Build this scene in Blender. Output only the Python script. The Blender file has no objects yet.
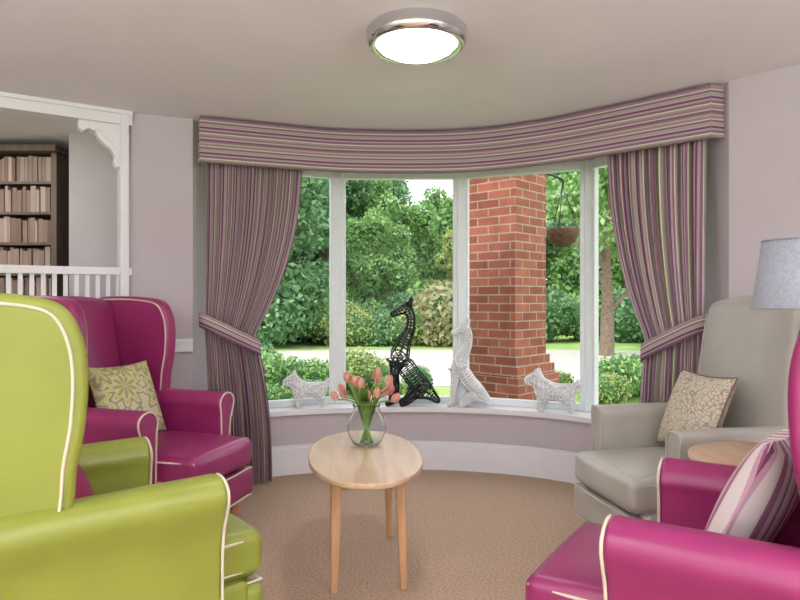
import bpy, math, random
import numpy as np
from mathutils import Vector, Matrix
random.seed(7); rng=np.random.default_rng(7)
S=bpy.context.scene
S.view_settings.view_transform='Standard'
S.view_settings.exposure=0.42

# ---------------------------------------------------------------- materials
def lin(h):
    h=h.lstrip('#'); c=[int(h[i:i+2],16)/255 for i in (0,2,4)]
    return tuple((x/12.92 if x<=.04045 else ((x+.055)/1.055)**2.4) for x in c)+(1,)
def new_mat(name):
    m=bpy.data.materials.new(name); m.use_nodes=True
    nt=m.node_tree; b=nt.nodes['Principled BSDF']
    return m,nt,b
def N(nt,t,**kw):
    n=nt.nodes.new(t)
    for k,v in kw.items():
        if k in n.inputs: n.inputs[k].default_value=v
        else: setattr(n,k,v)
    return n
def simple(name,col,rough=.5,metal=0,noise=0,nscale=20,bump=0,bscale=200,spec=.5,coat=0,sheen=0):
    m,nt,b=new_mat(name)
    b.inputs['Base Color'].default_value=lin(col); b.inputs['Roughness'].default_value=rough
    b.inputs['Metallic'].default_value=metal; b.inputs['Specular IOR Level'].default_value=spec
    b.inputs['Coat Weight'].default_value=coat
    tc=N(nt,'ShaderNodeTexCoord')
    if noise:
        n=N(nt,'ShaderNodeTexNoise',Scale=nscale,Detail=4.0); nt.links.new(tc.outputs['Object'],n.inputs['Vector'])
        r=N(nt,'ShaderNodeValToRGB'); c=lin(col)
        r.color_ramp.elements[0].color=tuple(x*(1-noise) for x in c[:3])+(1,)
        r.color_ramp.elements[1].color=tuple(min(1,x*(1+noise)) for x in c[:3])+(1,)
        r.color_ramp.elements[0].position=.3; r.color_ramp.elements[1].position=.7
        nt.links.new(n.outputs['Fac'],r.inputs['Fac']); nt.links.new(r.outputs['Color'],b.inputs['Base Color'])
    if bump:
        n=N(nt,'ShaderNodeTexNoise',Scale=bscale,Detail=3.0); nt.links.new(tc.outputs['Object'],n.inputs['Vector'])
        bp=N(nt,'ShaderNodeBump',Strength=bump,Distance=.01); nt.links.new(n.outputs['Fac'],bp.inputs['Height'])
        nt.links.new(bp.outputs['Normal'],b.inputs['Normal'])
    return m
M_wall=simple('wall_paint','#bcb3b7',.85,noise=.03,nscale=3,bump=.04,bscale=120)
M_ceil=simple('ceiling_paint','#e4e1e4',.9,noise=.02,nscale=2)
M_white=simple('white_gloss_paint','#e2e1e4',.35,noise=.02,nscale=5)
M_carpet=simple('beige_carpet','#c4a992',.98,noise=.28,nscale=95,bump=.9,bscale=260,spec=.1)
M_green=simple('lime_leather','#868d38',.38,noise=.06,nscale=6,bump=.05,bscale=160)
M_mag=simple('magenta_leather','#8c265c',.36,noise=.08,nscale=6,bump=.05,bscale=160)
M_beige=simple('taupe_leather','#aaa69d',.32,noise=.05,nscale=6,bump=.05,bscale=160)
M_pipe=simple('cream_piping','#cfc3b0',.5,noise=.03)
M_pipeb=simple('taupe_piping','#b8b2a4',.5,noise=.03)
M_chrome=simple('chrome','#d8d8da',.12,1,noise=.02)
M_black=simple('black_wire','#1d1d22',.3,noise=.2)
M_wcer=simple('white_ceramic','#d2d2d5',.3,noise=.04)
M_wcer2=simple('white_ceramic_lattice','#f2f2f2',.3,noise=.02)
M_grey=simple('window_frame_white','#e2e6e8',.4,noise=.02)
def wood(name,c1,c2,rough=.4,sc=(3,30,30)):
    m,nt,b=new_mat(name); b.inputs['Roughness'].default_value=rough
    tc=N(nt,'ShaderNodeTexCoord'); mp=N(nt,'ShaderNodeMapping'); mp.inputs['Scale'].default_value=sc
    n=N(nt,'ShaderNodeTexNoise',Scale=1.0,Detail=5.0,Distortion=.6)
    r=N(nt,'ShaderNodeValToRGB'); r.color_ramp.elements[0].color=lin(c1); r.color_ramp.elements[1].color=lin(c2)
    r.color_ramp.elements[0].position=.3; r.color_ramp.elements[1].position=.7
    nt.links.new(tc.outputs['Object'],mp.inputs['Vector']); nt.links.new(mp.outputs[0],n.inputs['Vector'])
    nt.links.new(n.outputs['Fac'],r.inputs['Fac']); nt.links.new(r.outputs['Color'],b.inputs['Base Color'])
    return m
M_beech=wood('beech_wood','#b8987c','#cbae90',.32,(30,3,30))
M_leg=wood('beech_leg_wood','#a87c56','#c0946c',.35,(30,30,4))
M_dark=wood('dark_wood','#54443c','#705a4c',.5,(20,20,3))
def emis(name,col,s):
    m,nt,b=new_mat(name); b.inputs['Emission Color'].default_value=lin(col); b.inputs['Emission Strength'].default_value=s
    b.inputs['Base Color'].default_value=lin(col); return m
M_glow=emis('opal_diffuser_glow','#fbfaff',24)
STR=[(0,'#7d596c'),(.07,'#b9aca9'),(.12,'#947484'),(.2,'#93967a'),(.27,'#d1c9be'),(.31,'#856476'),(.4,'#a8959c'),(.47,'#6a4a5d'),(.54,'#bc91a2'),(.59,'#9a9b8b'),(.68,'#806070'),(.75,'#c8bdb4'),(.79,'#997e8c'),(.88,'#a4a780'),(.94,'#8d6c7d')]
def stripes(name,comp,k,stops,rough=.9,uv=True,bump=True):
    m,nt,b=new_mat(name); b.inputs['Roughness'].default_value=rough; b.inputs['Specular IOR Level'].default_value=.2
    tc=N(nt,'ShaderNodeTexCoord'); sp=N(nt,'ShaderNodeSeparateXYZ')
    nt.links.new(tc.outputs['UV' if uv else 'Object'],sp.inputs[0])
    mu=N(nt,'ShaderNodeMath',operation='MULTIPLY'); mu.inputs[1].default_value=k
    fr=N(nt,'ShaderNodeMath',operation='FRACT')
    nt.links.new(sp.outputs[comp],mu.inputs[0]); nt.links.new(mu.outputs[0],fr.inputs[0])
    r=N(nt,'ShaderNodeValToRGB'); cr=r.color_ramp; cr.interpolation='CONSTANT'
    cr.elements[0].color=lin(stops[0][1]); cr.elements[0].position=0
    cr.elements[1].position=stops[1][0]; cr.elements[1].color=lin(stops[1][1])
    for p,c in stops[2:]:
        e=cr.elements.new(p); e.color=lin(c)
    nt.links.new(fr.outputs[0],r.inputs['Fac']); nt.links.new(r.outputs['Color'],b.inputs['Base Color'])
    return m
M_curt=stripes('striped_curtain_fabric','X',1/.20,STR)
M_pelm=stripes('striped_pelmet_fabric','Y',1/.16,STR)
M_pstr=stripes('pink_striped_fabric','Y',1/.15,[(0,'#a8748e'),(.16,'#ddd1ce'),(.34,'#c59bae'),(.40,'#8c5472'),(.46,'#d2b6c0'),(.60,'#e0d7d2'),(.76,'#a87890'),(.85,'#d4c6c6')],uv=False)
def floral(name,bg,c1,c2,scale):
    m,nt,b=new_mat(name); b.inputs['Roughness'].default_value=.9
    tc=N(nt,'ShaderNodeTexCoord')
    n=N(nt,'ShaderNodeTexNoise',Scale=scale*.6,Detail=2.0); nt.links.new(tc.outputs['Object'],n.inputs['Vector'])
    vm=N(nt,'ShaderNodeVectorMath',operation='MULTIPLY_ADD'); vm.inputs[1].default_value=(.05,.05,.05)
    nt.links.new(n.outputs['Color'],vm.inputs[0]); nt.links.new(tc.outputs['Object'],vm.inputs[2])
    v=N(nt,'ShaderNodeTexVoronoi',feature='DISTANCE_TO_EDGE',Scale=scale); nt.links.new(vm.outputs[0],v.inputs['Vector'])
    r=N(nt,'ShaderNodeValToRGB'); cr=r.color_ramp; cr.interpolation='CONSTANT'
    cr.elements[0].color=lin(c1); cr.elements[1].position=.07; cr.elements[1].color=lin(bg)
    e=cr.elements.new(.26); e.color=lin(c2)
    e=cr.elements.new(.36); e.color=lin(bg)
    nt.links.new(v.outputs['Distance'],r.inputs['Fac']); nt.links.new(r.outputs['Color'],b.inputs['Base Color'])
    return m
def flower(name,bg,c1,c2):
    m,nt,b=new_mat(name); b.inputs['Roughness'].default_value=.9
    tc=N(nt,'ShaderNodeTexCoord'); mp=N(nt,'ShaderNodeMapping'); mp.inputs['Scale'].default_value=(0,5.2,5.2); mp.inputs['Location'].default_value=(0,.3,.2)
    nt.links.new(tc.outputs['Object'],mp.inputs['Vector'])
    v=N(nt,'ShaderNodeTexVoronoi',Scale=1.0,Randomness=.6); nt.links.new(mp.outputs[0],v.inputs['Vector'])
    sb=N(nt,'ShaderNodeVectorMath',operation='SUBTRACT'); nt.links.new(mp.outputs[0],sb.inputs[0]); nt.links.new(v.outputs['Position'],sb.inputs[1])
    sp=N(nt,'ShaderNodeSeparateXYZ'); nt.links.new(sb.outputs[0],sp.inputs[0])
    at=N(nt,'ShaderNodeMath',operation='ARCTAN2'); nt.links.new(sp.outputs['Y'],at.inputs[0]); nt.links.new(sp.outputs['Z'],at.inputs[1])
    mu=N(nt,'ShaderNodeMath',operation='MULTIPLY'); mu.inputs[1].default_value=9; nt.links.new(at.outputs[0],mu.inputs[0])
    si=N(nt,'ShaderNodeMath',operation='SINE'); nt.links.new(mu.outputs[0],si.inputs[0])
    ma=N(nt,'ShaderNodeMath',operation='MULTIPLY_ADD'); ma.inputs[1].default_value=.10; nt.links.new(si.outputs[0],ma.inputs[0]); nt.links.new(v.outputs['Distance'],ma.inputs[2])
    r=N(nt,'ShaderNodeValToRGB'); cr=r.color_ramp; cr.interpolation='CONSTANT'
    cr.elements[0].color=lin(c1); cr.elements[1].position=.10; cr.elements[1].color=lin(bg)
    for p,c in ((.16,c1),(.23,bg),(.28,c2),(.42,bg),(.46,c1),(.52,bg),(.6,c2),(.68,bg)):
        e=cr.elements.new(p); e.color=lin(c)
    nt.links.new(ma.outputs[0],r.inputs['Fac']); nt.links.new(r.outputs['Color'],b.inputs['Base Color']); return m
M_flor1=flower('floral_fabric','#c2bb98','#b5b14a','#8f8f70')
M_flor2=floral('leafy_fabric','#ccc2b0','#9c9078','#b3a893',34)
M_linen=simple('linen_shade','#a4a8b2',.95,noise=.12,nscale=90,bump=.3,bscale=200)
M_glass,nt,b=new_mat('clear_glass')
b.inputs['Transmission Weight'].default_value=1; b.inputs['Roughness'].default_value=0.0; b.inputs['IOR'].default_value=1.2; b.inputs['Base Color'].default_value=(.93,.97,.95,1)
M_pane=bpy.data.materials.new('window_glass'); M_pane.use_nodes=True; nt=M_pane.node_tree; nt.nodes.clear()
o=N(nt,'ShaderNodeOutputMaterial'); t=N(nt,'ShaderNodeBsdfTransparent'); t.inputs[0].default_value=(.98,.99,.985,1); g=N(nt,'ShaderNodeBsdfGlossy',Roughness=.02)
mx=N(nt,'ShaderNodeMixShader'); mx.inputs[0].default_value=.003
nt.links.new(t.outputs[0],mx.inputs[1]); nt.links.new(g.outputs[0],mx.inputs[2]); nt.links.new(mx.outputs[0],o.inputs[0])
def leafmat(name,cols,tr=.35):
    m,nt,b=new_mat(name); b.inputs['Roughness'].default_value=.55
    ge=N(nt,'ShaderNodeNewGeometry'); r=N(nt,'ShaderNodeValToRGB'); cr=r.color_ramp
    cr.elements[0].color=lin(cols[0]); cr.elements[1].color=lin(cols[-1])
    for i,c in enumerate(cols[1:-1]):
        e=cr.elements.new((i+1)/(len(cols)-1)); e.color=lin(c)
    nt.links.new(ge.outputs['Random Per Island'],r.inputs['Fac']); nt.links.new(r.outputs['Color'],b.inputs['Base Color'])
    tl=N(nt,'ShaderNodeBsdfTranslucent'); nt.links.new(r.outputs['Color'],tl.inputs['Color'])
    mx=N(nt,'ShaderNodeMixShader'); mx.inputs[0].default_value=tr
    nt.links.new(b.outputs[0],mx.inputs[1]); nt.links.new(tl.outputs[0],mx.inputs[2])
    nt.links.new(mx.outputs[0],nt.nodes['Material Output'].inputs[0]); return m
M_leafA=leafmat('leaves_mid_green',['#547d44','#719c55','#90b66c','#aacb86'])
M_leafB=leafmat('leaves_deep_green',['#456f4a','#628d5e','#80a974','#9abc8a'])
M_leafC=leafmat('leaves_yellow_green',['#7f9a4c','#a0b364','#bcc680','#b5b070'])
M_leafD=leafmat('leaves_straw',['#8f8f60','#a9a57c','#bdb48c','#98a068'])
M_bark=simple('bark','#7b6a5a',.95,noise=.3,nscale=12,bump=.6,bscale=30)
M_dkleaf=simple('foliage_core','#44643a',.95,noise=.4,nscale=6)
M_grass=simple('grass','#8aa75a',.95,noise=.3,nscale=3,bump=.5,bscale=30)
M_drive=simple('gravel_drive','#b3ada6',.95,noise=.15,nscale=8,bump=.3,bscale=60)
M_coir=simple('coir','#5a3f34',.95,noise=.5,nscale=40,bump=.8,bscale=80)
M_iron=simple('black_iron','#1a1a1a',.5,noise=.2)
M_pet=leafmat('tulip_petals',['#cf8a7c','#dba08f','#e2b2a2','#c97a70'],.3)
M_stem=simple('tulip_leaf','#6f9440',.5,noise=.2,nscale=10)
# brick
M_brick,nt,b=new_mat('red_brick'); b.inputs['Roughness'].default_value=.9
tc=N(nt,'ShaderNodeTexCoord'); br=N(nt,'ShaderNodeTexBrick')
br.inputs['Scale'].default_value=1; br.inputs['Brick Width'].default_value=.225; br.inputs['Row Height'].default_value=.075
br.inputs['Mortar Size'].default_value=.006; br.inputs['Color1'].default_value=lin('#a15c48'); br.inputs['Color2'].default_value=lin('#824537'); br.inputs['Mortar'].default_value=lin('#a38f7e')
br.inputs['Mortar Smooth'].default_value=.1
nn=N(nt,'ShaderNodeTexNoise',Scale=9.0,Detail=4.0); nt.links.new(tc.outputs['Object'],nn.inputs['Vector'])
mm=N(nt,'ShaderNodeMix',data_type='RGBA',blend_type='OVERLAY'); mm.inputs[0].default_value=.4
nt.links.new(tc.outputs['UV'],br.inputs['Vector']); nt.links.new(br.outputs['Color'],mm.inputs[6]); nt.links.new(nn.outputs['Fac'],mm.inputs[7])
nt.links.new(mm.outputs[2],b.inputs['Base Color'])
bp=N(nt,'ShaderNodeBump',Strength=.6,Distance=.01); bp.invert=True
nt.links.new(br.outputs['Fac'],bp.inputs['Height']); nt.links.new(bp.outputs[0],b.inputs['Normal'])
# books
M_books=bpy.data.materials.new('book_spines'); M_books.use_nodes=True; nt=M_books.node_tree; b=nt.nodes['Principled BSDF']; b.inputs['Roughness'].default_value=.8
ge=N(nt,'ShaderNodeNewGeometry'); r=N(nt,'ShaderNodeValToRGB'); cr=r.color_ramp
for i,c in enumerate(['#7c6259','#937a70','#a89388','#6f544c','#b5a298','#84695f']):
    if i<2: cr.elements[i].color=lin(c); cr.elements[i].position=i/5
    else:
        e=cr.elements.new(i/5-.001); e.color=lin(c)
nt.links.new(ge.outputs['Random Per Island'],r.inputs['Fac']); nt.links.new(r.outputs['Color'],b.inputs['Base Color'])

# ---------------------------------------------------------------- helpers
def empty(name,loc=(0,0,0),rz=0):
    e=bpy.data.objects.new(name,None); S.collection.objects.link(e); e.location=loc; e.rotation_euler=(0,0,rz); e.empty_display_size=.1; return e
def mobj(name,v,f,mat,parent=None,smooth=False,uv=None,mats=None,fm=None):
    me=bpy.data.meshes.new(name); me.from_pydata([tuple(x) for x in v],[],[tuple(x) for x in f]); 
    for m in (mats or [mat]): me.materials.append(m)
    if fm is not None: me.polygons.foreach_set('material_index',fm)
    if smooth: me.polygons.foreach_set('use_smooth',[True]*len(me.polygons))
    if uv is not None:
        l=me.uv_layers.new(name='UVMap')
        if len(uv)==len(me.vertices):
            for lp in me.loops: l.data[lp.index].uv=uv[lp.vertex_index]
    me.validate(); me.update()
    ob=bpy.data.objects.new(name,me); S.collection.objects.link(ob)
    if parent: ob.parent=parent
    return ob
def bevel(ob,w,seg=3,ang=35):
    m=ob.modifiers.new('b','BEVEL'); m.width=w; m.segments=seg; m.limit_method='ANGLE'; m.angle_limit=math.radians(ang)
    ob.data.polygons.foreach_set('use_smooth',[True]*len(ob.data.polygons))
    ob.modifiers.new('w','WEIGHTED_NORMAL').keep_sharp=True
    return ob
def cat(pts,n=6,closed=False):
    P=[np.array(p,float) for p in pts]; out=[]; L=len(P)
    rg=range(L) if closed else range(L-1)
    for i in rg:
        if closed: p0,p1,p2,p3=P[i-1],P[i],P[(i+1)%L],P[(i+2)%L]
        else: p0,p1,p2,p3=P[max(i-1,0)],P[i],P[i+1],P[min(i+2,L-1)]
        for k in range(n):
            t=k/n; out.append(.5*((2*p1)+(-p0+p2)*t+(2*p0-5*p1+4*p2-p3)*t*t+(-p0+3*p1-3*p2+p3)*t**3))
    if not closed: out.append(P[-1])
    return out
def resample(P,n):
    P=np.array(P,float); d=np.r_[0,np.cumsum(np.linalg.norm(np.diff(P,axis=0),axis=1))]
    t=np.linspace(0,d[-1],n); return np.stack([np.interp(t,d,P[:,k]) for k in range(P.shape[1])],1)
def offset(P,d):
    P=np.array(P,float); T=np.gradient(P,axis=0); T/=np.linalg.norm(T,axis=1)[:,None]
    return P+d*np.stack([T[:,1],-T[:,0]],1)
def strip(name,A,B,z0,z1,mat,parent=None,smooth=False):
    n=len(A); v=[];uv=[]; s=0
    for i in range(n):
        if i: s+=float(np.linalg.norm(np.array(A[i])-np.array(A[i-1])))
        v+=[(A[i][0],A[i][1],z0),(A[i][0],A[i][1],z1),(B[i][0],B[i][1],z1),(B[i][0],B[i][1],z0)]
        uv+=[(s,z0),(s,z1),(s,z1+.05),(s,z0-.05)]
    f=[]
    for i in range(n-1):
        a=i*4;b=a+4
        for k in range(4):
            k2=(k+1)%4; f.append((a+k,a+k2,b+k2,b+k))
    f+=[(3,2,1,0),(n*4-4,n*4-3,n*4-2,n*4-1)]
    return mobj(name,v,f,mat,parent,smooth,uv)
def prism(name,poly,t0,t1,mat,axis='z',parent=None,warp=None):
    n=len(poly)
    mp={'z':lambda a,b,t:(a,b,t),'y':lambda a,b,t:(a,t,b),'x':lambda a,b,t:(t,a,b)}[axis]
    v=[mp(p[0],p[1],t0) for p in poly]+[mp(p[0],p[1],t1) for p in poly]
    if warp: v=[warp(*q) for q in v]
    f=[tuple(range(n))[::-1],tuple(range(n,2*n))]+[(i,(i+1)%n,n+(i+1)%n,n+i) for i in range(n)]
    ob=mobj(name,v,f,mat,parent)
    import bmesh
    bm=bmesh.new(); bm.from_mesh(ob.data); bmesh.ops.recalc_face_normals(bm,faces=bm.faces); bm.to_mesh(ob.data); bm.free()
    return ob
def box(name,c,s,mat,parent=None,bev=0,rz=0):
    hx,hy,hz=s[0]/2,s[1]/2,s[2]/2; v=[]
    R=Matrix.Rotation(rz,3,'Z')
    for x in(-hx,hx):
        for y in(-hy,hy):
            for z in(-hz,hz): v.append(tuple(R@Vector((x,y,z))+Vector(c)))
    f=[(0,1,3,2),(4,6,7,5),(0,4,5,1),(2,3,7,6),(0,2,6,4),(1,5,7,3)]
    ob=mobj(name,v,f,mat,parent)
    if bev: bevel(ob,bev)
    return ob
def tube_geo(P,R,seg=8,closed=False):
    P=[Vector(p) for p in P]; n=len(P)
    if not hasattr(R,'__len__'): R=[R]*n
    v=[];f=[]; up=None
    for i in range(n):
        if closed: T=P[(i+1)%n]-P[i-1]
        else: T=P[min(i+1,n-1)]-P[max(i-1,0)]
        T.normalize()
        if up is None: up=Vector((0,0,1)) if abs(T.z)<.9 else Vector((1,0,0))
        sd=T.cross(up); 
        if sd.length<1e-5: sd=T.cross(Vector((0,1,0)))
        sd.normalize(); up=sd.cross(T).normalized()
        for k in range(seg):
            a=2*math.pi*k/seg; v.append(tuple(P[i]+sd*math.cos(a)*R[i]+up*math.sin(a)*R[i]))
    m=n if closed else n-1
    for i in range(m):
        j=(i+1)%n
        for k in range(seg):
            k2=(k+1)%seg; f.append((i*seg+k,i*seg+k2,j*seg+k2,j*seg+k))
    if not closed: f+=[tuple(range(seg))[::-1],tuple(range((n-1)*seg,n*seg))]
    return v,f
def tube(name,P,R,mat,parent=None,seg=8,closed=False):
    v,f=tube_geo(P,R,seg,closed); return mobj(name,v,f,mat,parent,True)
def lathe(name,prof,mat,parent=None,seg=40,c=(0,0,0),capped=False):
    v=[];f=[]
    for r,z in prof:
        for k in range(seg):
            a=2*math.pi*k/seg; v.append((c[0]+r*math.cos(a),c[1]+r*math.sin(a),c[2]+z))
    for i in range(len(prof)-1):
        for k in range(seg):
            k2=(k+1)%seg; f.append((i*seg+k,i*seg+k2,(i+1)*seg+k2,(i+1)*seg+k))
    if capped: f+=[tuple(range(seg))[::-1],tuple(range((len(prof)-1)*seg,len(prof)*seg))]
    return mobj(name,v,f,mat,parent,True)
def puffbox(name,c,h,r,mat,parent=None,puff=(0,0,0),warp=None):
    ax=[]
    for k in range(3):
        q=h[k]-r; inner=list(np.linspace(-q,q,9)); e=[q+r*s for s in(.25,.5,.75,1)]
        ax.append([-x for x in e[::-1]]+inner+e)
    idx={};v=[];f=[]
    def vid(p):
        key=tuple(round(x,6) for x in p)
        if key in idx: return idx[key]
        q=[max(-(h[k]-r),min(h[k]-r,p[k])) for k in range(3)]
        d=[p[k]-q[k] for k in range(3)]; L=math.sqrt(sum(x*x for x in d))
        w=[q[k]+(d[k]/L*r if L>0 else 0) for k in range(3)]
        fr=[max(0,1-(p[k]/h[k])**2) for k in range(3)]
        for k in range(3):
            o1,o2=[j for j in range(3) if j!=k]
            w[k]+=puff[k]*fr[o1]**.7*fr[o2]**.7*(p[k]/h[k])
        w=[w[k]+c[k] for k in range(3)]
        if warp: w=warp(*w)
        idx[key]=len(v); v.append(tuple(w)); return idx[key]
    for k in range(3):
        o1,o2=[(1,2),(2,0),(0,1)][k]
        for s in(-1,1):
            for i in range(len(ax[o1])-1):
                for j in range(len(ax[o2])-1):
                    q=[]
                    for a,b2 in((i,j),(i+1,j),(i+1,j+1),(i,j+1)):
                        p=[0,0,0]; p[k]=s*h[k]; p[o1]=ax[o1][a]; p[o2]=ax[o2][b2]; q.append(vid(p))
                    f.append(q if s>0 else q[::-1])
    return mobj(name,v,f,mat,parent,True)

# ---------------------------------------------------------------- room shell
H=2.40
inner=resample(cat([(-1.34,4.06),(-1.0,4.34),(-.6,4.49),(-.1,4.57),(.35,4.56),(.8,4.44),(1.16,4.24),(1.46,3.92),(1.66,3.6),(1.76,3.36)],6),50)
WV=[(-1.30,4.34),(-.47,4.74),(.46,4.74),(1.32,4.38),(1.80,3.74)]
win=resample(WV,50)
wout=offset(win,-.12)
strip('wall_bay_lower',inner,wout,0,.42,M_wall)
strip('trim_window_sill',offset(inner,.035),offset(win,-.05),.42,.455,M_white)
strip('wall_bay_header',offset(win,.05),wout,2.2,H,M_wall)
strip('baseboard_bay',offset(inner,.022),inner,0,.185,M_white)
strip('trim_baseboard_lip',offset(inner,.014),inner,.185,.205,M_white)
def seg(name,a,b,z0,z1,t,mat):
    A=np.array([a,b],float); B=offset(A,-t); return strip(name,A,B,z0,z1,mat)
seg('wall_back_left',(-1.68,3.93),(-1.34,4.06),0,H,.14,M_wall)
seg('wall_bay_reveal_left',(-1.34,4.06),(-1.29,4.40),.455,H,.14,M_wall)
seg('wall_bay_reveal_right',(1.78,3.80),(1.76,3.36),.455,H,.14,M_wall)
seg('wall_right_angled',(1.76,3.36),(2.7,2.27),0,H,.14,M_wall)
seg('wall_right',(2.7,2.27),(2.7,-2.5),0,H,.14,M_wall)
A=np.array([(1.76,3.36),(2.7,2.27)]); strip('baseboard_right',offset(A,.02),A,0,.185,M_white)
A=np.array([(-1.68,3.93),(-1.34,4.06)]); strip('baseboard_left',offset(A,.02),A,0,.185,M_white)
strip('trim_dado_rail',offset(A,.03),A,.90,.96,M_white); 
strip('trim_dado_rail_cap',offset(A,.045),A,.96,.98,M_white)
# left angled opening
L0=np.array((-2.9,3.15)); L1=np.array((-1.68,3.93)); LA=np.array([L0,L1])
strip('trim_opening_beam',offset(LA,.03),offset(LA,-.08),2.315,H,M_white)
strip('trim_opening_beam_lip',offset(LA,.05),offset(LA,-.02),2.375,H-.002,M_white)
strip('wall_partition_low',offset(LA,0),offset(LA,-.09),0,1.2,M_wall)
bal=empty('balustrade')
strip('top_rail',offset(LA,.02),offset(LA,-.07),1.385,1.43,M_white,bal)
strip('bottom_rail',offset(LA,.02),offset(LA,-.10),1.2,1.235,M_white,bal)
d=(L1-L0); Ld=np.linalg.norm(d); d/=Ld; ang=math.atan2(d[1],d[0])
for i in range(26):
    p=L0+d*(.04+i*.058); 
    if np.dot(p-L0,d)>Ld-.05: break
    q=p+np.array((-d[1],d[0]))*.025
    box(f'spindle_{i}',(q[0],q[1],1.31),(.024,.024,.15),M_white,bal,0,ang)
pp=L1+np.array((-d[1],d[0]))*.03
box('trim_opening_post',(pp[0]-.035,pp[1]-.03,1.2),(.05,.12,2.36),M_white,None,.004,ang)
cor=[(0,0),(0,-.26),(-.03,-.27),(-.045,-.24),(-.04,-.2),(-.06,-.16),(-.10,-.13),(-.13,-.10),(-.15,-.06),(-.19,-.05),(-.215,-.07),(-.24,-.05),(-.24,0)]
corb=prism('corbel_bracket',cor,-.035,.035,M_white,'y'); bevel(corb,.006,2); corb.location=(L1[0]-.07*d[0],L1[1]-.07*d[1]+.02,2.315); corb.rotation_euler=(0,0,ang)
c2=prism('scroll',[(x*.7-.01,y*.7-.015) for x,y in cor],-.045,.045,M_white,'y',corb)
seg('wall_left',(-2.9,-2.5),(-2.9,3.15),0,H,.12,M_wall)
box('wall_library_panel',(-2.03,4.47,1.2),(.60,.1,2.4),M_wall)
box('wall_library_back',(-3.1,5.05,1.2),(2.8,.1,2.4),M_wall)
box('wall_library_left',(-4.45,4.1,1.2),(.1,1.9,2.4),M_wall)
box('wall_library_right',(-1.76,4.7,1.2),(.1,.6,2.4),M_wall)
bk=empty('bookcase',(-3.27,4.72,0))
W=1.5
box('side_l',(-W/2,0,1.15),(.04,.3,2.3),M_dark,bk); box('side_r',(W/2,0,1.15),(.04,.3,2.3),M_dark,bk)
box('back',(0,.14,1.15),(W,.02,2.3),M_dark,bk)
box('cornice',(0,-.02,2.33),(W+.08,.36,.05),M_dark,bk,.01)
bv=[];bf=[]
for r_ in range(10):
    z=.08+r_*.223; box(f'shelf_{r_}',(0,0,z),(W,.28,.02),M_dark,bk)
    x=-W/2+.03
    while x<W/2-.06:
        w=random.uniform(.022,.042); hh=random.uniform(.16,.195); y0=-.12+random.uniform(0,.02)
        b0=len(bv)
        for xx in(x,x+w-.003):
            for yy in(y0,y0+.17):
                for zz in(z+.01,z+.01+hh): bv.append((xx,yy,zz))
        bf+=[tuple(b0+k for k in q) for q in [(0,1,3,2),(4,6,7,5),(0,4,5,1),(2,3,7,6),(0,2,6,4),(1,5,7,3)]]
        x+=w
mobj('books',bv,bf,M_books,bk)
fl=[(-4.5,-2.5),(2.75,-2.5),(2.75,2.27)]+[tuple(p) for p in inner[::-1]]+[(-1.5,4.1),(-1.7,5.1),(-4.5,5.1)]
prism('floor',fl,-.08,0,M_carpet)
ce=[(-4.5,-2.5),(2.85,-2.5),(2.85,2.3),(2.1,3.5)]+[tuple(p) for p in wout[::-7]]+[(-1.75,5.15),(-4.5,5.15)]
prism('ceiling',ce,H,H+.15,M_ceil)

# ---------------------------------------------------------------- windows
for i in range(4):
    a=np.array(WV[i]);b_=np.array(WV[i+1]); dd=(b_-a); L=np.linalg.norm(dd); dd/=L; an=math.atan2(dd[1],dd[0])
    e=empty(f'window_{i+1}',((a[0]+b_[0])/2,(a[1]+b_[1])/2,0),an)
    z0,z1=.455,2.2
    box('stile_l',(-L/2+.045,0,(z0+z1)/2),(.03,.05,z1-z0),M_grey,e,.004)
    box('stile_r',(L/2-.045,0,(z0+z1)/2),(.03,.05,z1-z0),M_grey,e,.004)
    box('rail_bottom',(0,0,z0+.025),(L-.06,.055,.05),M_grey,e,.004)
    box('rail_top',(0,0,z1-.03),(L-.06,.055,.06),M_grey,e,.004)
    box('pane',(0,0,(z0+z1)/2),(L-.1,.004,z1-z0-.1),M_pane,e)
for i,wd in ((1,.085),(2,.062),(3,.075)):
    box(f'trim_mullion_{i}',(WV[i][0],WV[i][1],1.3275),(wd,.09,1.745),M_grey,None,.008)

# ---------------------------------------------------------------- pelmet and curtains
P=resample(cat([(-1.265,3.965),(-.74,4.17),(-.38,4.28),(.1,4.31),(.5,4.26),(.88,4.07),(1.18,3.83),(1.67,3.375)],8),60)
pe=empty('pelmet')
strip('fabric_face',P,offset(P,-.02),2.105,2.385,M_pelm,pe,False)
strip('top_board',offset(P,-.02),offset(P,-.08),2.34,2.38,M_white,pe)
strip('return_left',np.array([(-1.305,4.05),(-1.267,3.967)]),np.array([(-1.285,4.055),(-1.245,3.975)]),2.105,2.385,M_pelm,pe)
strip('return_right',np.array([(1.672,3.373),(1.757,3.40)]),np.array([(1.665,3.383),(1.75,3.41)]),2.105,2.385,M_pelm,pe)
M_mp=simple('mauve_piping','#80606f',.8)
for z in(2.105,2.385): tube('piping',[(p[0],p[1],z) for p in offset(P,.003)],.007,M_mp,pe)
M_tie=M_pelm
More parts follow.
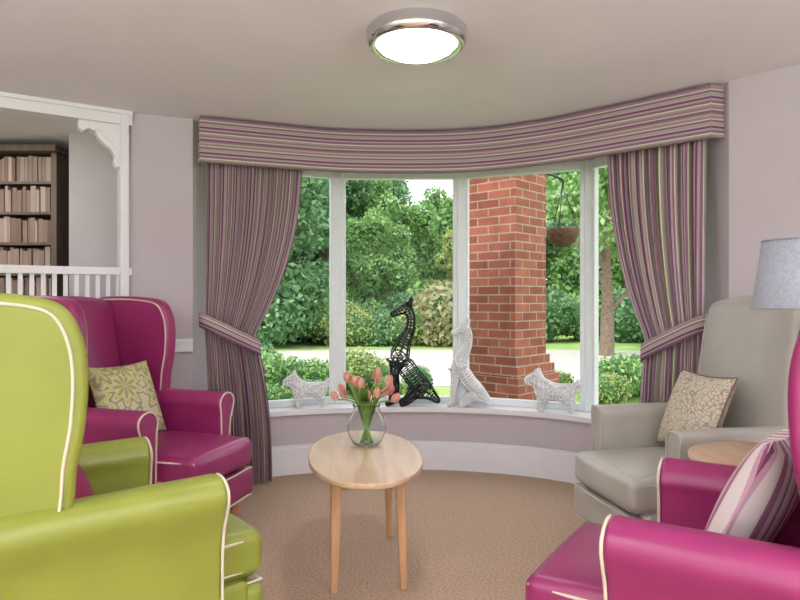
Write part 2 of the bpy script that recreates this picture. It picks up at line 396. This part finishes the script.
def curtain(pos,inx):
    e=empty('curtain'); NU,NV=220,60; v=[];uv=[];f=[]
    zt,ztie,zb=2.30,inx['ztie'],.012
    At,Bt=map(np.array,pos[0]);Am,Bm=map(np.array,pos[1]);Ab,Bb=map(np.array,pos[2])
    nf=inx['nf']
    for j in range(NV+1):
        s=j/NV; z=zt+(zb-zt)*s
        if z>=ztie:
            t=(zt-z)/(zt-ztie); w=t**2.4; A=At+(Am-At)*t; B=Bt+(Bm-Bt)*w; amp=.030*min(1,.6+2*t)*(1-t)+.022*t
        else:
            t=(ztie-z)/(ztie-zb); w=1-(1-t)**2.2; A=Am+(Ab-Am)*w; B=Bm+(Bb-Bm)*w; amp=.022+.018*w
        dv=B-A; L=np.linalg.norm(dv); n=np.array((dv[1],-dv[0]))/L
        for i in range(NU+1):
            u=i/NU
            ph=2*math.pi*nf*(u+.012*math.sin(9*u+1.3))
            o=amp*(math.sin(ph)+.25*math.sin(2.3*ph+s*2))
            sw=u+.012*math.sin(ph*1.0+1.6)
            p=A+dv*sw+n*o
            v.append((p[0],p[1],z)); uv.append((u*1.55,z))
    for j in range(NV):
        for i in range(NU):
            a=j*(NU+1)+i; f.append((a,a+1,a+NU+2,a+NU+1))
    mobj('drape',v,f,M_curt,e,True,uv)
    dv=Bm-Am; L=np.linalg.norm(dv); t_=dv/L; n=np.array((t_[1],-t_[0])); c=(Am+Bm)/2
    v=[];uv=[];f=[];K=48
    for k in range(K):
        a=2*math.pi*k/K; cx=math.cos(a); sy=math.sin(a)
        ex=(L/2+.02)*math.copysign(abs(cx)**.7,cx); ey=.062*math.copysign(abs(sy)**.7,sy)
        p=c+t_*ex+n*ey; zc=inx['ztie']-.085*(ex/(L/2))
        for q in(-.045,.045):
            v.append((p[0],p[1],zc+q)); uv.append((k/K,q+.1))
    for k in range(K):
        k2=(k+1)%K; f.append((2*k,2*k2,2*k2+1,2*k+1))
    tb=mobj('tieback',v,f,M_tie,e,True,uv); sm=tb.modifiers.new('s','SOLIDIFY'); sm.thickness=.008
    for q in(0,1): tube('tieback_piping',[v[2*k+q] for k in range(K)],.005,M_mp,e,6,True)
curtain([((-1.26,4.04),(-.67,4.31)),((-1.25,4.0),(-.95,4.15)),((-1.22,3.98),(-.86,4.27))],dict(ztie=1.01,nf=9))
curtain([((1.69,3.465),(1.31,3.93)),((1.63,3.38),(1.45,3.69)),((1.63,3.38),(1.42,3.70))],dict(ztie=1.01,nf=9))

# ---------------------------------------------------------------- ceiling lights (one seen, the others out of view)
def clight(x,y):
    e=empty('ceiling_light',(x,y,H))
    lathe('chrome_rim',[(.10,0),(.208,0),(.216,-.01),(.216,-.05),(.207,-.07),(.194,-.078),(.176,-.072),(.168,-.06)],M_chrome,e,64)
    lathe('diffuser',[(.174,-.062),(.160,-.080),(.124,-.099),(.073,-.111),(.02,-.115),(.0005,-.115)],M_glow,e,64)
clight(.072,2.72); clight(.07,-.9)  # second fixture is an addition behind the camera for more room light
clight(-3.0,3.9) 

# ---------------------------------------------------------------- armchairs
def chair(name,loc,deg,mat,pipe,wings=True,fx=.14):
    e=empty(name,(loc[0],loc[1],0),math.radians(deg)); hw=.27
    puffbox('base',(-.36+fx/2,0,.26),(.35+fx/2,hw+.02,.085),.02,mat,e)
    puffbox('seat_cushion',(-.27+fx/2,0,.415),(.325+fx/2,hw-.004,.072),.035,mat,e,(.012,0,.028))
    puffbox('seat_front_band',(fx+.01,0,.25),(.035,hw+.02,.075),.025,mat,e)
    for zz,xx in((.463,.035),(.368,.035),(.325,.045),(.178,.04)):
        r=hw-.02; xx+=fx
        tube('piping',cat([(-.1,-hw+.002,zz),(xx-.02,-r-.006,zz),(xx,-r+.03,zz),(xx+.014,0,zz),(xx,r-.03,zz),(xx-.02,r+.006,zz),(-.1,hw-.002,zz)],5),.0045,pipe,e)
    prof=cat([(0,.17),(0,.45),(-.004,.60),(-.012,.655),(.012,.70),(.06,.715),(.11,.70),(.13,.655),(.115,.605),(.095,.55),(.085,.45),(.085,.17)],4)
    if not wings: prof=cat([(0,.17),(0,.45),(0,.60),(.0,.66),(.02,.695),(.055,.70),(.09,.69),(.10,.655),(.095,.60),(.085,.55),(.085,.45),(.085,.17)],4)
    for s in(1,-1):
        pr=[(s*(hw+a),b) for a,b in prof]
        arm=prism('arm_%s'%('l' if s>0 else 'r'),pr,-.74,0.0,mat,'x',e); bevel(arm,.016,3,50)
        tube('arm_piping',[(0.001,y,z) for y,z in [(s*(hw+a+(-.004 if a>.04 else .004)),b-(.006 if b>.69 else 0)) for a,b in prof]],.0048,pipe,e)
        tube('arm_base_piping',[(x,s*(hw+.088),.18) for x in np.linspace(-.72,-.01,8)],.005,pipe,e)
    th=math.tan(math.radians(9))
    def wb(x,y,z):
        k=max(0,(z-.45)); x=x-k*th; z2=z
        if z>.9: z2=z+ .025*(1-min(1,(y/hw)**2))*(z-.9)/.3
        y2=y*(1.02 if wings else 1.0-.06*max(0,min(1,(z-.6)/.6)))
        return(x,y2,z2)
    bh=(.065,hw-.005 if wings else hw+.06,.44)
    puffbox('back',(-.655,0,.79-.005),bh,.05,mat,e,(.03,0,0),wb)
    if wings:
        out=[(-.76,.42),(-.47,.44),(-.405,.66),(-.39,.80),(-.370,.92),(-.365,1.06),(-.385,1.16),(-.435,1.225),(-.56,1.248),(-.70,1.252),(-.80,1.245),(-.825,1.20),(-.80,1.05),(-.76,.80),(-.72,.60)]
        oc=cat(out,5,True)
        for s in(1,-1):
            def ww(x,y,z,s=s):
                k=(x+.70)*.16*(1 if z>.6 else .3); return(x,y+s*k,z)
            w=prism('wing',oc,s*(hw-.025),s*(hw+.055),mat,'y',e,ww); bevel(w,.03,5,50)
            for yy in(hw+.055,hw-.025):
                kx,kz=(.17,.085) if yy>hw else (.08,.06)
                pts2=[]
                for x,z in oc:
                    x2=x+(-.60-x)*kx; z2=z+(.95-z)*kz
                    if z2>.68: pts2.append(ww(x2,s*(yy+(.001 if yy>hw else -.001)),z2))
                i0=min(range(len(pts2)),key=lambda i:(pts2[i][2]+(0 if pts2[i][0]>-.6 else 9)))
                pts2=pts2[i0:]+pts2[:i0]
                tube('wing_piping',pts2,.0044,pipe,e)
    else:
        for sg in(-1,1):
            tube('back_piping',[wb(-.60,sg*(hw+.05),z_) for z_ in np.linspace(.7,1.16,8)],.005,pipe,e)
    for s in(1,-1):
        tube('leg_front',[(x+fx*.8,y,z) for x,y,z in cat([(-.05,s*(hw-.02),.20),(-.045,s*(hw-.015),.17),(-.025,s*(hw+.0),.13),(-.03,s*(hw-.002),.08),(-.035,s*(hw-.005),.04),(-.02,s*(hw+.005),.018),(-.018,s*(hw+.006),0.0)],3)],
             list(np.interp(np.linspace(0,1,19),[0,.2,.35,.55,.75,.9,1],[.035,.038,.034,.024,.017,.026,.024])),M_leg,e,12)
        tube('leg_back',[(-.68,s*hw,.20),(-.70,s*hw,.1),(-.74,s*hw,0)],[.026,.022,.016],M_leg,e,10)
    return e
CH={}
CH['g']=chair('wingback_armchair',(-.75,2.12),40,M_green,M_pipe,True,.13)
CH['m1']=chair('wingback_armchair',(-1.07,3.22),-17,M_mag,M_pipe,True,.15)
CH['b']=chair('armchair',(1.05,2.86),190.5,M_beige,M_pipeb,False,.12); CH['b'].scale=(.86,1,1)
CH['m2']=chair('wingback_armchair',(.68,1.78),147,M_mag,M_pipe,True,.19)

def pillow(ch,loc,tilt,yaw,a,mat,pipe=None,t=.075):
    n=20; v=[];f=[]
    for sd in(1,-1):
        for i in range(n+1):
            for j in range(n+1):
                u=-1+2*i/n; w=-1+2*j/n
                th=t*((1-u*u)*(1-w*w))**.42
                v.append((sd*th,a*u*(1-.09*(1-w*w)),a*w*(1-.09*(1-u*u))))
    for sd in(0,1):
        o=sd*(n+1)**2
        for i in range(n):
            for j in range(n):
                q=o+i*(n+1)+j; k=(q,q+n+1,q+n+2,q+1); f.append(k if sd==0 else k[::-1])
    ob=mobj('throw_pillow',v,f,mat,None,True)
    if pipe:
        edge=[]
        for u in np.linspace(-1,1,14): edge.append((0,a*u,-a*(1-.09*(1-u*u))))
        for u in np.linspace(-1,1,14)[1:]: edge.append((0,a*(1-.09*(1-u*u)),a*u))
        for u in np.linspace(1,-1,14)[1:]: edge.append((0,a*u,a*(1-.09*(1-u*u))))
        for u in np.linspace(1,-1,14)[1:-1]: edge.append((0,-a*(1-.09*(1-u*u)),a*u))
        tube('edge_piping',edge,.005,pipe,ob,6,True)
    M=Matrix.Translation((ch.location.x,ch.location.y,0))@Matrix.Rotation(ch.rotation_euler.z,4,'Z')
    ob.matrix_world=M@Matrix.Translation(loc)@Matrix.Rotation(math.radians(yaw),4,'Z')@Matrix.Rotation(math.radians(-tilt),4,'Y')
    return ob
M_dkp=simple('plum_edge','#7a5a5c',.8)
pillow(CH['m1'],(-.40,0.0,.70),22,-8,.205,M_flor1)
pillow(CH['b'],(-.36,-.05,.70),22,0,.195,M_flor2,M_dkp)
pillow(CH['m2'],(-.29,-.05,.70),24,-12,.225,M_pstr)
pillow(CH['g'],(-.36,-.02,.66),22,0,.17,simple('magenta_velvet','#8c2350',.8,noise=.1))

# ---------------------------------------------------------------- coffee table
T=empty('coffee_table',(-.166,2.95,0),math.radians(6.8))
oval=[(.262*math.copysign(abs(math.cos(a))**.92,math.cos(a)),.50*math.copysign(abs(math.sin(a))**.92,math.sin(a))) for a in np.linspace(0,2*math.pi,72,endpoint=False)]
tp=prism('top',oval,.487,.512,M_beech,'z',T); bevel(tp,.007,3,40)
box('apron_f',(0,-.27,.455),(.27,.02,.064),M_leg,T,.003); box('apron_b',(0,.27,.455),(.27,.02,.064),M_leg,T,.003)
box('apron_l',(-.135,0,.455),(.02,.54,.064),M_leg,T,.003); box('apron_r',(.135,0,.455),(.02,.54,.064),M_leg,T,.003)
for sx in(-1,1):
    for sy in(-1,1):
        v=[];
        for z,wd,off in((.487,.021,0),(.40,.021,.002),(0,.014,.012)):
            cx=sx*(.135+off); cy=sy*(.272+off*2)
            v+=[(cx-wd,cy-wd,z),(cx+wd,cy-wd,z),(cx+wd,cy+wd,z),(cx-wd,cy+wd,z)]
        f=[(0,1,2,3),(11,10,9,8)]
        for r_ in(0,4):
            for k in range(4):
                k2=(k+1)%4; f.append((r_+k,r_+4+k,r_+4+k2,r_+k2))
        bevel(mobj('leg',v,f,M_leg,T),.004,2)

# vase with tulips
V=empty('tulip_vase',(-.165,3.10,.512))
R=[(.001,.004),(.045,.0),(.072,.02),(.092,.06),(.096,.10),(.085,.14),(.066,.172),(.064,.19),(.070,.202),(.067,.203),(.060,.19),(.062,.172),(.080,.138),(.091,.10),(.087,.062),(.068,.026),(.043,.010),(.001,.010)]
lathe('glass_bowl',cat(R,3),M_glass,V,40)
sv=[];sf=[];pv=[];pf=[];lv=[];lf=[]
def add(vv,ff,v,f):
    o=len(vv); vv.extend(v); ff.extend([tuple(o+k for k in q) for q in f])
for i in range(19):
    a=i*2.39996; rr=.03+.10*math.sqrt((i+.5)/19); hz=.275+.045*math.cos(i*1.7)-rr*.35+.03
    top=Vector((rr*math.cos(a)*1.15,rr*math.sin(a),hz)); b0=Vector((-.03*math.cos(a),-.03*math.sin(a),.015)); mid=Vector((.03*math.cos(a),.03*math.sin(a),.19))
    pts=cat([tuple(b0),tuple((b0+mid)/2),tuple(mid),tuple((mid+top)/2+Vector((0,0,.015))),tuple(top)],4)
    add(sv,sf,*tube_geo(pts,.0035,6))
    ax=(top-mid).normalized()+Vector((0,0,1.0)); ax.normalize(); x_=ax.orthogonal().normalized(); y_=ax.cross(x_)
    for p_ in range(6):
        a0=p_*math.pi/3; inn=.0 if p_%2 else .003; g=[];
        for ii in range(7):
            t=ii/6; rad=(.019-inn)*(math.sin(math.pi*min(1,.12+.80*t))**.6)*(1 if t<.7 else 1-.35*(t-.7)/.3); hgt=.055*t
            wd=.62*math.sin(math.pi*(.1+.88*t))**.7
            for jj in range(5):
                q=a0+(jj-2)/2*wd; g.append(tuple(top+ax*(hgt-.002)+x_*(rad*math.cos(q))+y_*(rad*math.sin(q))))
        add(pv,pf,g,[(r0*5+c0,r0*5+c0+1,r0*5+c0+6,r0*5+c0+5) for r0 in range(6) for c0 in range(4)])
for i in range(24):
    a=i*2.1+.4; rr=.09+.05*(i%3)/2; hz=.23+.09*((i*7)%5)/5
    top=Vector((rr*math.cos(a),rr*math.sin(a),hz)); b0=Vector((0,0,.05)); mid=Vector((.045*math.cos(a),.045*math.sin(a),.19))
    pts=cat([tuple(b0),tuple(mid),tuple((mid+top)/2+Vector((0,0,.02))),tuple(top)],5); sd=Vector((-math.sin(a),math.cos(a),0)); n_=len(pts); g=[]
    for k,p in enumerate(pts):
        w=.019*math.sin(math.pi*min(1,(k+.6)/n_))**.8; p=Vector(p)
        g+=[tuple(p-sd*w+Vector((0,0,.004))),tuple(p),tuple(p+sd*w+Vector((0,0,.004)))]
    add(lv,lf,g,[(r0*3+c0,r0*3+c0+1,r0*3+c0+4,r0*3+c0+3) for r0 in range(n_-1) for c0 in range(2)])
mobj('stems',sv,sf,M_stem,V,True); mobj('tulip_heads',pv,pf,M_pet,V,True); mobj('leaves',lv,lf,M_stem,V,True)

# ---------------------------------------------------------------- side table and lamp
ST=empty('side_table',(1.285,2.2,0))
lathe('top',[(.001,.655),(.24,.655),(.252,.662),(.252,.674),(.245,.68),(.001,.68)],M_beech,ST,56)
lathe('apron',[(.18,.60),(.18,.655)],M_leg,ST,40)
for k in range(4):
    a=math.radians(45+90*k); tube('leg',[(.16*math.cos(a),.16*math.sin(a),.655),(.18*math.cos(a),.18*math.sin(a),0)],[.02,.014],M_leg,ST,12)
LP=empty('table_lamp',(1.44,2.20,.68))
lathe('base',[(.001,0),(.07,0),(.072,.01),(.05,.022),(.02,.035),(.016,.08),(.022,.11),(.034,.16),(.04,.22),(.034,.28),(.02,.33),(.012,.37),(.011,.56),(.001,.56)],M_dark,LP,32)
lathe('shade',[(.183,.52),(.150,.762),(.147,.762),(.180,.52)],M_linen,LP,64)
tube('shade_trim_b',[(.183*math.cos(a),.183*math.sin(a),.522) for a in np.linspace(0,2*math.pi,48,endpoint=False)],.004,M_linen,LP,6,True)
tube('shade_trim_t',[(.150*math.cos(a),.150*math.sin(a),.76) for a in np.linspace(0,2*math.pi,48,endpoint=False)],.004,M_linen,LP,6,True)
tube('spider',[(-.15,0,.755),(0,0,.75),(.15,0,.755)],.002,M_iron,LP,6); tube('harp',[(0,0,.55),(0,0,.755)],.004,M_iron,LP,6)
# uplighters added out of view behind the camera to brighten the ceiling
for x in(-1.9,1.9):
    e=empty('added_uplighter',(x,-.3,0))
    lathe('foot_pole_bowl',[(.001,0),(.14,0),(.14,.02),(.02,.035),(.014,.05),(.014,1.52),(.03,1.54),(.13,1.60),(.17,1.66),(.165,1.66),(.12,1.61),(.001,1.56)],M_chrome,e,32)
    ld=bpy.data.lights.new('uplight_fill','AREA'); ld.shape='DISK'; ld.size=.26; ld.energy=100; ld.color=(.96,.97,1); lo=bpy.data.objects.new('uplight_fill',ld); S.collection.objects.link(lo); lo.parent=e; lo.location=(0,0,1.665); lo.rotation_euler=(math.pi,0,0)

# ---------------------------------------------------------------- sculptures
def skin(name,nodes,edges,loc,rz,sc,mats,wire,rs=1.0,lv=1,solid=False):
    me=bpy.data.meshes.new(name); me.from_pydata([(n[0]*sc,n[1]*sc,n[2]*sc) for n in nodes],edges,[])
    ob=bpy.data.objects.new(name,me); S.collection.objects.link(ob)
    for m in mats: me.materials.append(m)
    sk=ob.modifiers.new('skin','SKIN'); sk.use_smooth_shade=True; sk.branch_smoothing=.3
    for i,n in enumerate(nodes):
        r=n[3]*sc*rs; me.skin_vertices[0].data[i].radius=(r,r)
    me.skin_vertices[0].data[0].use_root=True
    ss=ob.modifiers.new('sub','SUBSURF'); ss.levels=lv; ss.render_levels=lv
    w=ob.modifiers.new('wire','WIREFRAME'); w.thickness=wire; w.use_replace=not solid; w.use_even_offset=False; w.offset=.4 if solid else 0; w.material_offset=1 if solid else 0
    ob.location=loc; ob.rotation_euler=(0,0,rz); return ob
k=.00733
def g(px,py,y,r): return((px-410)*k,y,(405-py)*k,r)
GN=[g(425,389,0,.070),g(412,374,0,.058),g(399,356,0,.078),g(404,342,0,.05),g(411,328,0,.030),g(412,315,0,.026),g(407,307,0,.034),g(397,312,0,.019),g(391,314,0,.016),
    g(411,301,.02,.009),g(412,297,.025,.008),g(411,301,-.02,.009),g(412,297,-.025,.008),
    g(395,370,.035,.028),g(397,386,.035,.018),g(396,400,.035,.017),g(390,403,.035,.015),
    g(395,370,-.035,.028),g(393,386,-.035,.018),g(392,400,-.035,.017),g(386,403,-.035,.015),
    g(414,392,.055,.034),g(407,400,.055,.02),g(400,403,.055,.014),
    g(414,392,-.055,.034),g(407,400,-.055,.02),g(400,403,-.055,.014),
    g(434,396,0,.03),g(440,402,.01,.014)]
GE=[(0,1),(1,2),(2,3),(3,4),(4,5),(5,6),(6,7),(7,8),(6,9),(9,10),(6,11),(11,12),(2,13),(13,14),(14,15),(15,16),(2,17),(17,18),(18,19),(19,20),(0,21),(21,22),(22,23),(0,24),(24,25),(25,26),(0,27),(27,28)]
def dens(nodes,edges):
    nodes=list(nodes); out=[]
    for a,b in edges:
        A=np.array(nodes[a]);B=np.array(nodes[b]); L=np.linalg.norm(A[:3]-B[:3]); m=int(L/.055)
        prev=a
        for i in range(m):
            nodes.append(tuple(A+(B-A)*(i+1)/(m+1))); out.append((prev,len(nodes)-1)); prev=len(nodes)-1
        out.append((prev,b))
    return nodes,out
skin('giraffe_sculpture',*dens(GN,GE),(.07,4.60,.455),.05,1.0,[M_black],.0115,1.12)
skin('giraffe_sculpture',*dens(GN,GE),(.49,4.58,.455),-.1,.80,[M_wcer,M_wcer2],.011,1.1,1,True)
DN=[(.10,0,.135,.052),(0,0,.14,.05),(-.065,0,.145,.056),(-.095,0,.185,.04),(-.12,0,.212,.044),(-.165,0,.195,.028),(-.19,0,.188,.02),
    (-.105,.028,.25,.014),(-.105,.032,.272,.006),(-.105,-.028,.25,.014),(-.105,-.032,.272,.006),
    (-.075,.035,.08,.024),(-.075,.035,.03,.018),(-.082,.035,.014,.018),(-.075,-.035,.08,.024),(-.075,-.035,.03,.018),(-.082,-.035,.014,.018),
    (.085,.04,.085,.028),(.115,.04,.05,.017),(.105,.04,.016,.018),(.085,-.04,.085,.028),(.115,-.04,.05,.017),(.105,-.04,.016,.018),
    (.145,0,.175,.018),(.155,0,.215,.010)]
DE=[(0,1),(1,2),(2,3),(3,4),(4,5),(5,6),(4,7),(7,8),(4,9),(9,10),(2,11),(11,12),(12,13),(2,14),(14,15),(15,16),(0,17),(17,18),(18,19),(0,20),(20,21),(21,22),(0,23),(23,24)]
skin('dog_figurine',DN,DE,(-.66,4.53,.455),.25,.95,[M_wcer,M_wcer2],.010,1.05,1,True)
skin('dog_figurine',DN,DE,(1.06,4.32,.455),-.45,1.08,[M_wcer,M_wcer2],.010,1.05,1,True)

# ---------------------------------------------------------------- outside
gz=-.12
def plane(name,x0,x1,y0,y1,z,mat):
    mobj(name,[(x0,y0,z),(x1,y0,z),(x1,y1,z),(x0,y1,z)],[(0,1,2,3)],mat)
plane('ground_lawn',-80,80,-60,90,gz,M_grass)
A=resample(cat([(-30,15),(-8,13.5),(3,14.0),(12,12.5),(40,10)],8),60)
strip('driveway',offset(A,4.2),offset(A,-3.0),gz-.05,gz+.012,M_drive)
def pillar(name,side,z0,z1,parent):
    v=[];f=[];uv=[];h=side/2
    cs=[(-h,-h),(h,-h),(h,h),(-h,h)]
    for k_ in range(4):
        a=cs[k_];b_=cs[(k_+1)%4]; o=len(v)
        v+=[(a[0],a[1],z0),(b_[0],b_[1],z0),(b_[0],b_[1],z1),(a[0],a[1],z1)]; f.append((o,o+1,o+2,o+3))
        u0=k_*.5625; uv+=[(u0,z0),(u0+side,z0),(u0+side,z1),(u0,z1)]
    o=len(v); v+=[(c[0],c[1],z1) for c in cs]; f.append((o,o+1,o+2,o+3)); uv+=[(0,0)]*4
    return mobj(name,v,f,M_brick,parent,False,uv)
bp_=empty('brick_pillar',(.955,5.62,0),math.radians(47))
pillar('shaft',.50,.75,3.3,bp_); pillar('plinth_upper',.55,.67,.75,bp_); pillar('plinth_mid',.61,.58,.67,bp_); pillar('plinth_lower',.67,gz,.58,bp_)
hb=empty('hanging_basket',(1.58,6.1,1.89))
lathe('coir_bowl',[(.001,-.15),(.06,-.145),(.12,-.10),(.15,-.03),(.155,.02),(.14,.03),(.001,.05)],M_coir,hb,24)
for a in(0,2.1,4.2): tube('chain',[(.15*math.cos(a),.15*math.sin(a),.02),(0,0,.45)],.005,M_iron,hb,5)
tube('bracket',cat([(0,0,.45),(0,0,.5),(-.1,-.08,.53),(-.3,-.25,.53)],4),.012,M_iron,hb,6)
def leaves(n,clumps,size,squash=1.0):
    C=np.array([c[:3] for c in clumps]); Rr=np.array([c[3] for c in clumps]); pr=Rr**2/np.sum(Rr**2)
    ci=rng.choice(len(clumps),n,p=pr); dirs=rng.normal(size=(n,3)); dirs/=np.linalg.norm(dirs,axis=1)[:,None]
    pos=C[ci]+dirs*(Rr[ci]*(.65+.42*rng.random(n)))[:,None]*np.array([1,1,squash])
    nr=dirs+.9*rng.normal(size=(n,3)); nr/=np.linalg.norm(nr,axis=1)[:,None]
    a=np.cross(nr,rng.normal(size=(n,3))); a/=np.linalg.norm(a,axis=1)[:,None]; b=np.cross(nr,a)
    s=(size*(.6+.8*rng.random(n)))[:,None]
    q=np.stack([pos-a*s*.5,pos-b*s*.28,pos+a*s*.5,pos+b*s*.28],1).reshape(-1,3)
    return q, np.arange(4*n).reshape(n,4)
def bush_mesh(name,clumps,n,size,lm,trunk=None,core=.72,squash=1.0):
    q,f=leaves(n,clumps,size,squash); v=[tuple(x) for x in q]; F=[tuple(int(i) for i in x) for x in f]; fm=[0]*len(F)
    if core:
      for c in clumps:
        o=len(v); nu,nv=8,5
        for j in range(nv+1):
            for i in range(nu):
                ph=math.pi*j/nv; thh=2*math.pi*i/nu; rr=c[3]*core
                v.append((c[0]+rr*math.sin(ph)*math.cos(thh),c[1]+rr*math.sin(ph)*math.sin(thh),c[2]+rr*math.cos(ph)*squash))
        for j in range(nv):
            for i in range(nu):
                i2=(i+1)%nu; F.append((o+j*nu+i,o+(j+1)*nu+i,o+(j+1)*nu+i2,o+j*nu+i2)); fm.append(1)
    if trunk:
        for P_,R_ in trunk:
            tv,tf=tube_geo(P_,R_,8); o=len(v); v+=tv; F+=[tuple(o+k_ for k_ in x) for x in tf]; fm+=[2]*len(tf)
    me=bpy.data.meshes.new(name); me.from_pydata(v,[],F)
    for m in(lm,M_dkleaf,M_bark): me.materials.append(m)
    me.polygons.foreach_set('material_index',fm); me.update(); return me
def place(name,me,x,y,s=1,rz=0,sz=None,z=None):
    ob=bpy.data.objects.new(name,me); S.collection.objects.link(ob); ob.location=(x,y,gz if z is None else z); ob.scale=(s,s,sz or s); ob.rotation_euler=(0,0,rz); return ob
bpl=place('plant',bush_mesh('basket_plant',[(0,0,0,.10),(.05,0,.02,.08),(-.06,.03,.02,.08)],350,.045,M_leafB,None,0),0,0,1,0,None,.03); bpl.parent=hb
def crown(nc,rx,z0,z1,r0,r1):
    out=[]
    for i in range(nc):
        t=random.random(); z=z0+(z1-z0)*t; w=rx*math.sqrt(max(.08,1-(2*t-.85)**2/1.6)); a=random.uniform(0,6.28); d_=w*math.sqrt(random.random())
        out.append((d_*math.cos(a),d_*math.sin(a),z,random.uniform(r0,r1)))
    return out
def mktree(name,lm,n=16000,nc=46,rx=2.6,z0=1.6,z1=8.0,r0=.55,r1=1.15,size=.24,core=.5):
    cl=crown(nc,rx,z0,z1,r0,r1); tr=[([(0,0,-.05),(.05,.02,1.5),(-.05,.05,z1*.6)],[.22,.17,.08])]
    for i in range(6):
        a=i*1.05; tr.append(([(0,0,1.2+.4*i),(rx*.4*math.cos(a),rx*.4*math.sin(a),2+.6*i),(rx*.75*math.cos(a),rx*.75*math.sin(a),2.8+.7*i)],[.09,.06,.03]))
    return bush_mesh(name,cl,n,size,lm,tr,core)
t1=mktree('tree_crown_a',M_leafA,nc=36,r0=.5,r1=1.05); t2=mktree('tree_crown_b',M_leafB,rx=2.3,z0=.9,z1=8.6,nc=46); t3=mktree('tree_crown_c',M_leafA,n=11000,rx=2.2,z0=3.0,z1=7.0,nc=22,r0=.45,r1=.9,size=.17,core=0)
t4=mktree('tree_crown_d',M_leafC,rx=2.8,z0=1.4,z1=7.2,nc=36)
xs=[-19,-14.5,-10.5,-7,-3.6,-.2,3.2,6.6,10.2,14,18.5,24]
for i,x in enumerate(xs):
    me=[t1,t2,t1,t1,t2,t1,t1,t2,t1,t4,t2,t1][i]
    sc=[1.2,1.3,1.2,1.15,1.1,.92,.82,1.1,1.2,1.2,1.3,1.2][i]
    place('tree',me,x+random.uniform(-.5,.5),30+random.uniform(-2,3),sc,i*1.3)
for i,x in enumerate([-24,-17,-11,-5.5,-1.5,2.2,6.5,12,21,28]):
    place('tree',[t2,t1][i%2],x,42+random.uniform(-2,2),[1.2,1.2,1.2,1.2,1.05,1.08,1.0,1.2,1.2,1.2][i],i*2.1)
place('tree',t2,-3.9,18.5,.8,.5); place('tree',t2,-7.0,20,.95,2.5); place('tree',t1,-9.5,19,.9,2.5); place('tree',t1,-.9,24,.58,1.5)
place('tree',t3,5.0,15.2,.85,.3); place('tree',t3,9,17,1.0,2.0); place('tree',t4,2.6,25,.55,1.0)
def mkshrub(name,lm,n=5000,size=.09,r=.6):
    cl=[(random.uniform(-.35,.35),random.uniform(-.35,.35),random.uniform(.25,.55),random.uniform(.28,.42)) for _ in range(10)]
    return bush_mesh(name,cl,n,size,lm,None,.8)
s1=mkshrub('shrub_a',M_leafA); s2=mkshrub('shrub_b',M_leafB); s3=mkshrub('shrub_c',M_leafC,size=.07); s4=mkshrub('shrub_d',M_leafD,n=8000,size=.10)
for me,x,y,s in [(s1,-1.85,8.4,.8),(s2,-2.35,9.0,.85),(s3,-.62,9.0,.75),(s1,-1.3,8.6,.65),(s2,-1.0,7.6,.45),(s1,-1.5,7.3,.45),(s3,-2.2,7.6,.7),(s1,-3.0,8.4,1.0),
                 (s2,.25,9.2,.42),(s3,-.1,8.6,.35),(s1,3.0,8.6,.7),(s3,2.6,8.0,.5),(s1,3.9,9.0,.85),(s2,3.4,9.0,.65),(s3,2.2,9.0,.45),(s1,4.8,8.4,.8),(s3,2.0,8.2,.3)]:
    place('shrub',me,x,y,s,x*3)
for i,x in enumerate(np.arange(-15,22,1.5)):
    place('shrub',[s2,s1,s3,s2,s1][i%5],x,20.2+random.uniform(-.5,1.2),random.uniform(1.5,2.3),x)
place('shrub',s4,1.3,18.9,2.0,1); place('shrub',s4,2.1,19.4,1.6,2); place('shrub',s3,.4,18.8,1.4,2); place('shrub',s2,-.5,18.5,1.2,1); place('shrub',s3,-1.8,18.6,1.5,4)

# ---------------------------------------------------------------- world, sun, camera
w=bpy.data.worlds.new('World'); S.world=w; w.use_nodes=True; nt=w.node_tree; bg=nt.nodes['Background']
tc=N(nt,'ShaderNodeTexCoord'); n=N(nt,'ShaderNodeTexNoise',Scale=2.5,Detail=5.0); r=N(nt,'ShaderNodeValToRGB')
r.color_ramp.elements[0].color=(.84,.90,1,1); r.color_ramp.elements[1].color=(1,1,1,1); r.color_ramp.elements[0].position=.35; r.color_ramp.elements[1].position=.6
nt.links.new(tc.outputs['Generated'],n.inputs['Vector']); nt.links.new(n.outputs['Fac'],r.inputs['Fac']); nt.links.new(r.outputs['Color'],bg.inputs['Color'])
bg.inputs['Strength'].default_value=1.95
sl=bpy.data.lights.new('sun','SUN'); sl.energy=1.8; sl.angle=.2; sl.color=(1,.97,.92); so=bpy.data.objects.new('sun',sl); S.collection.objects.link(so)
so.rotation_euler=Vector((.55,.45,-.8)).to_track_quat('-Z','Y').to_euler()
al=bpy.data.lights.new('rear_fill','AREA'); al.shape='RECTANGLE'; al.size=5.2; al.size_y=2.2; al.energy=45; al.color=(.97,.98,1)  # added area light at the open rear end, fills the room from behind
ao=bpy.data.objects.new('rear_fill',al); S.collection.objects.link(ao); ao.location=(0,-2.4,1.2); ao.rotation_euler=(math.pi/2,0,0)
cam=bpy.data.cameras.new('camera'); co=bpy.data.objects.new('camera',cam); S.collection.objects.link(co)
co.location=(0,0,1.23); co.rotation_euler=(math.pi/2,0,0); cam.lens=28.26; cam.sensor_width=36; cam.clip_start=.05; cam.clip_end=300
S.camera=co
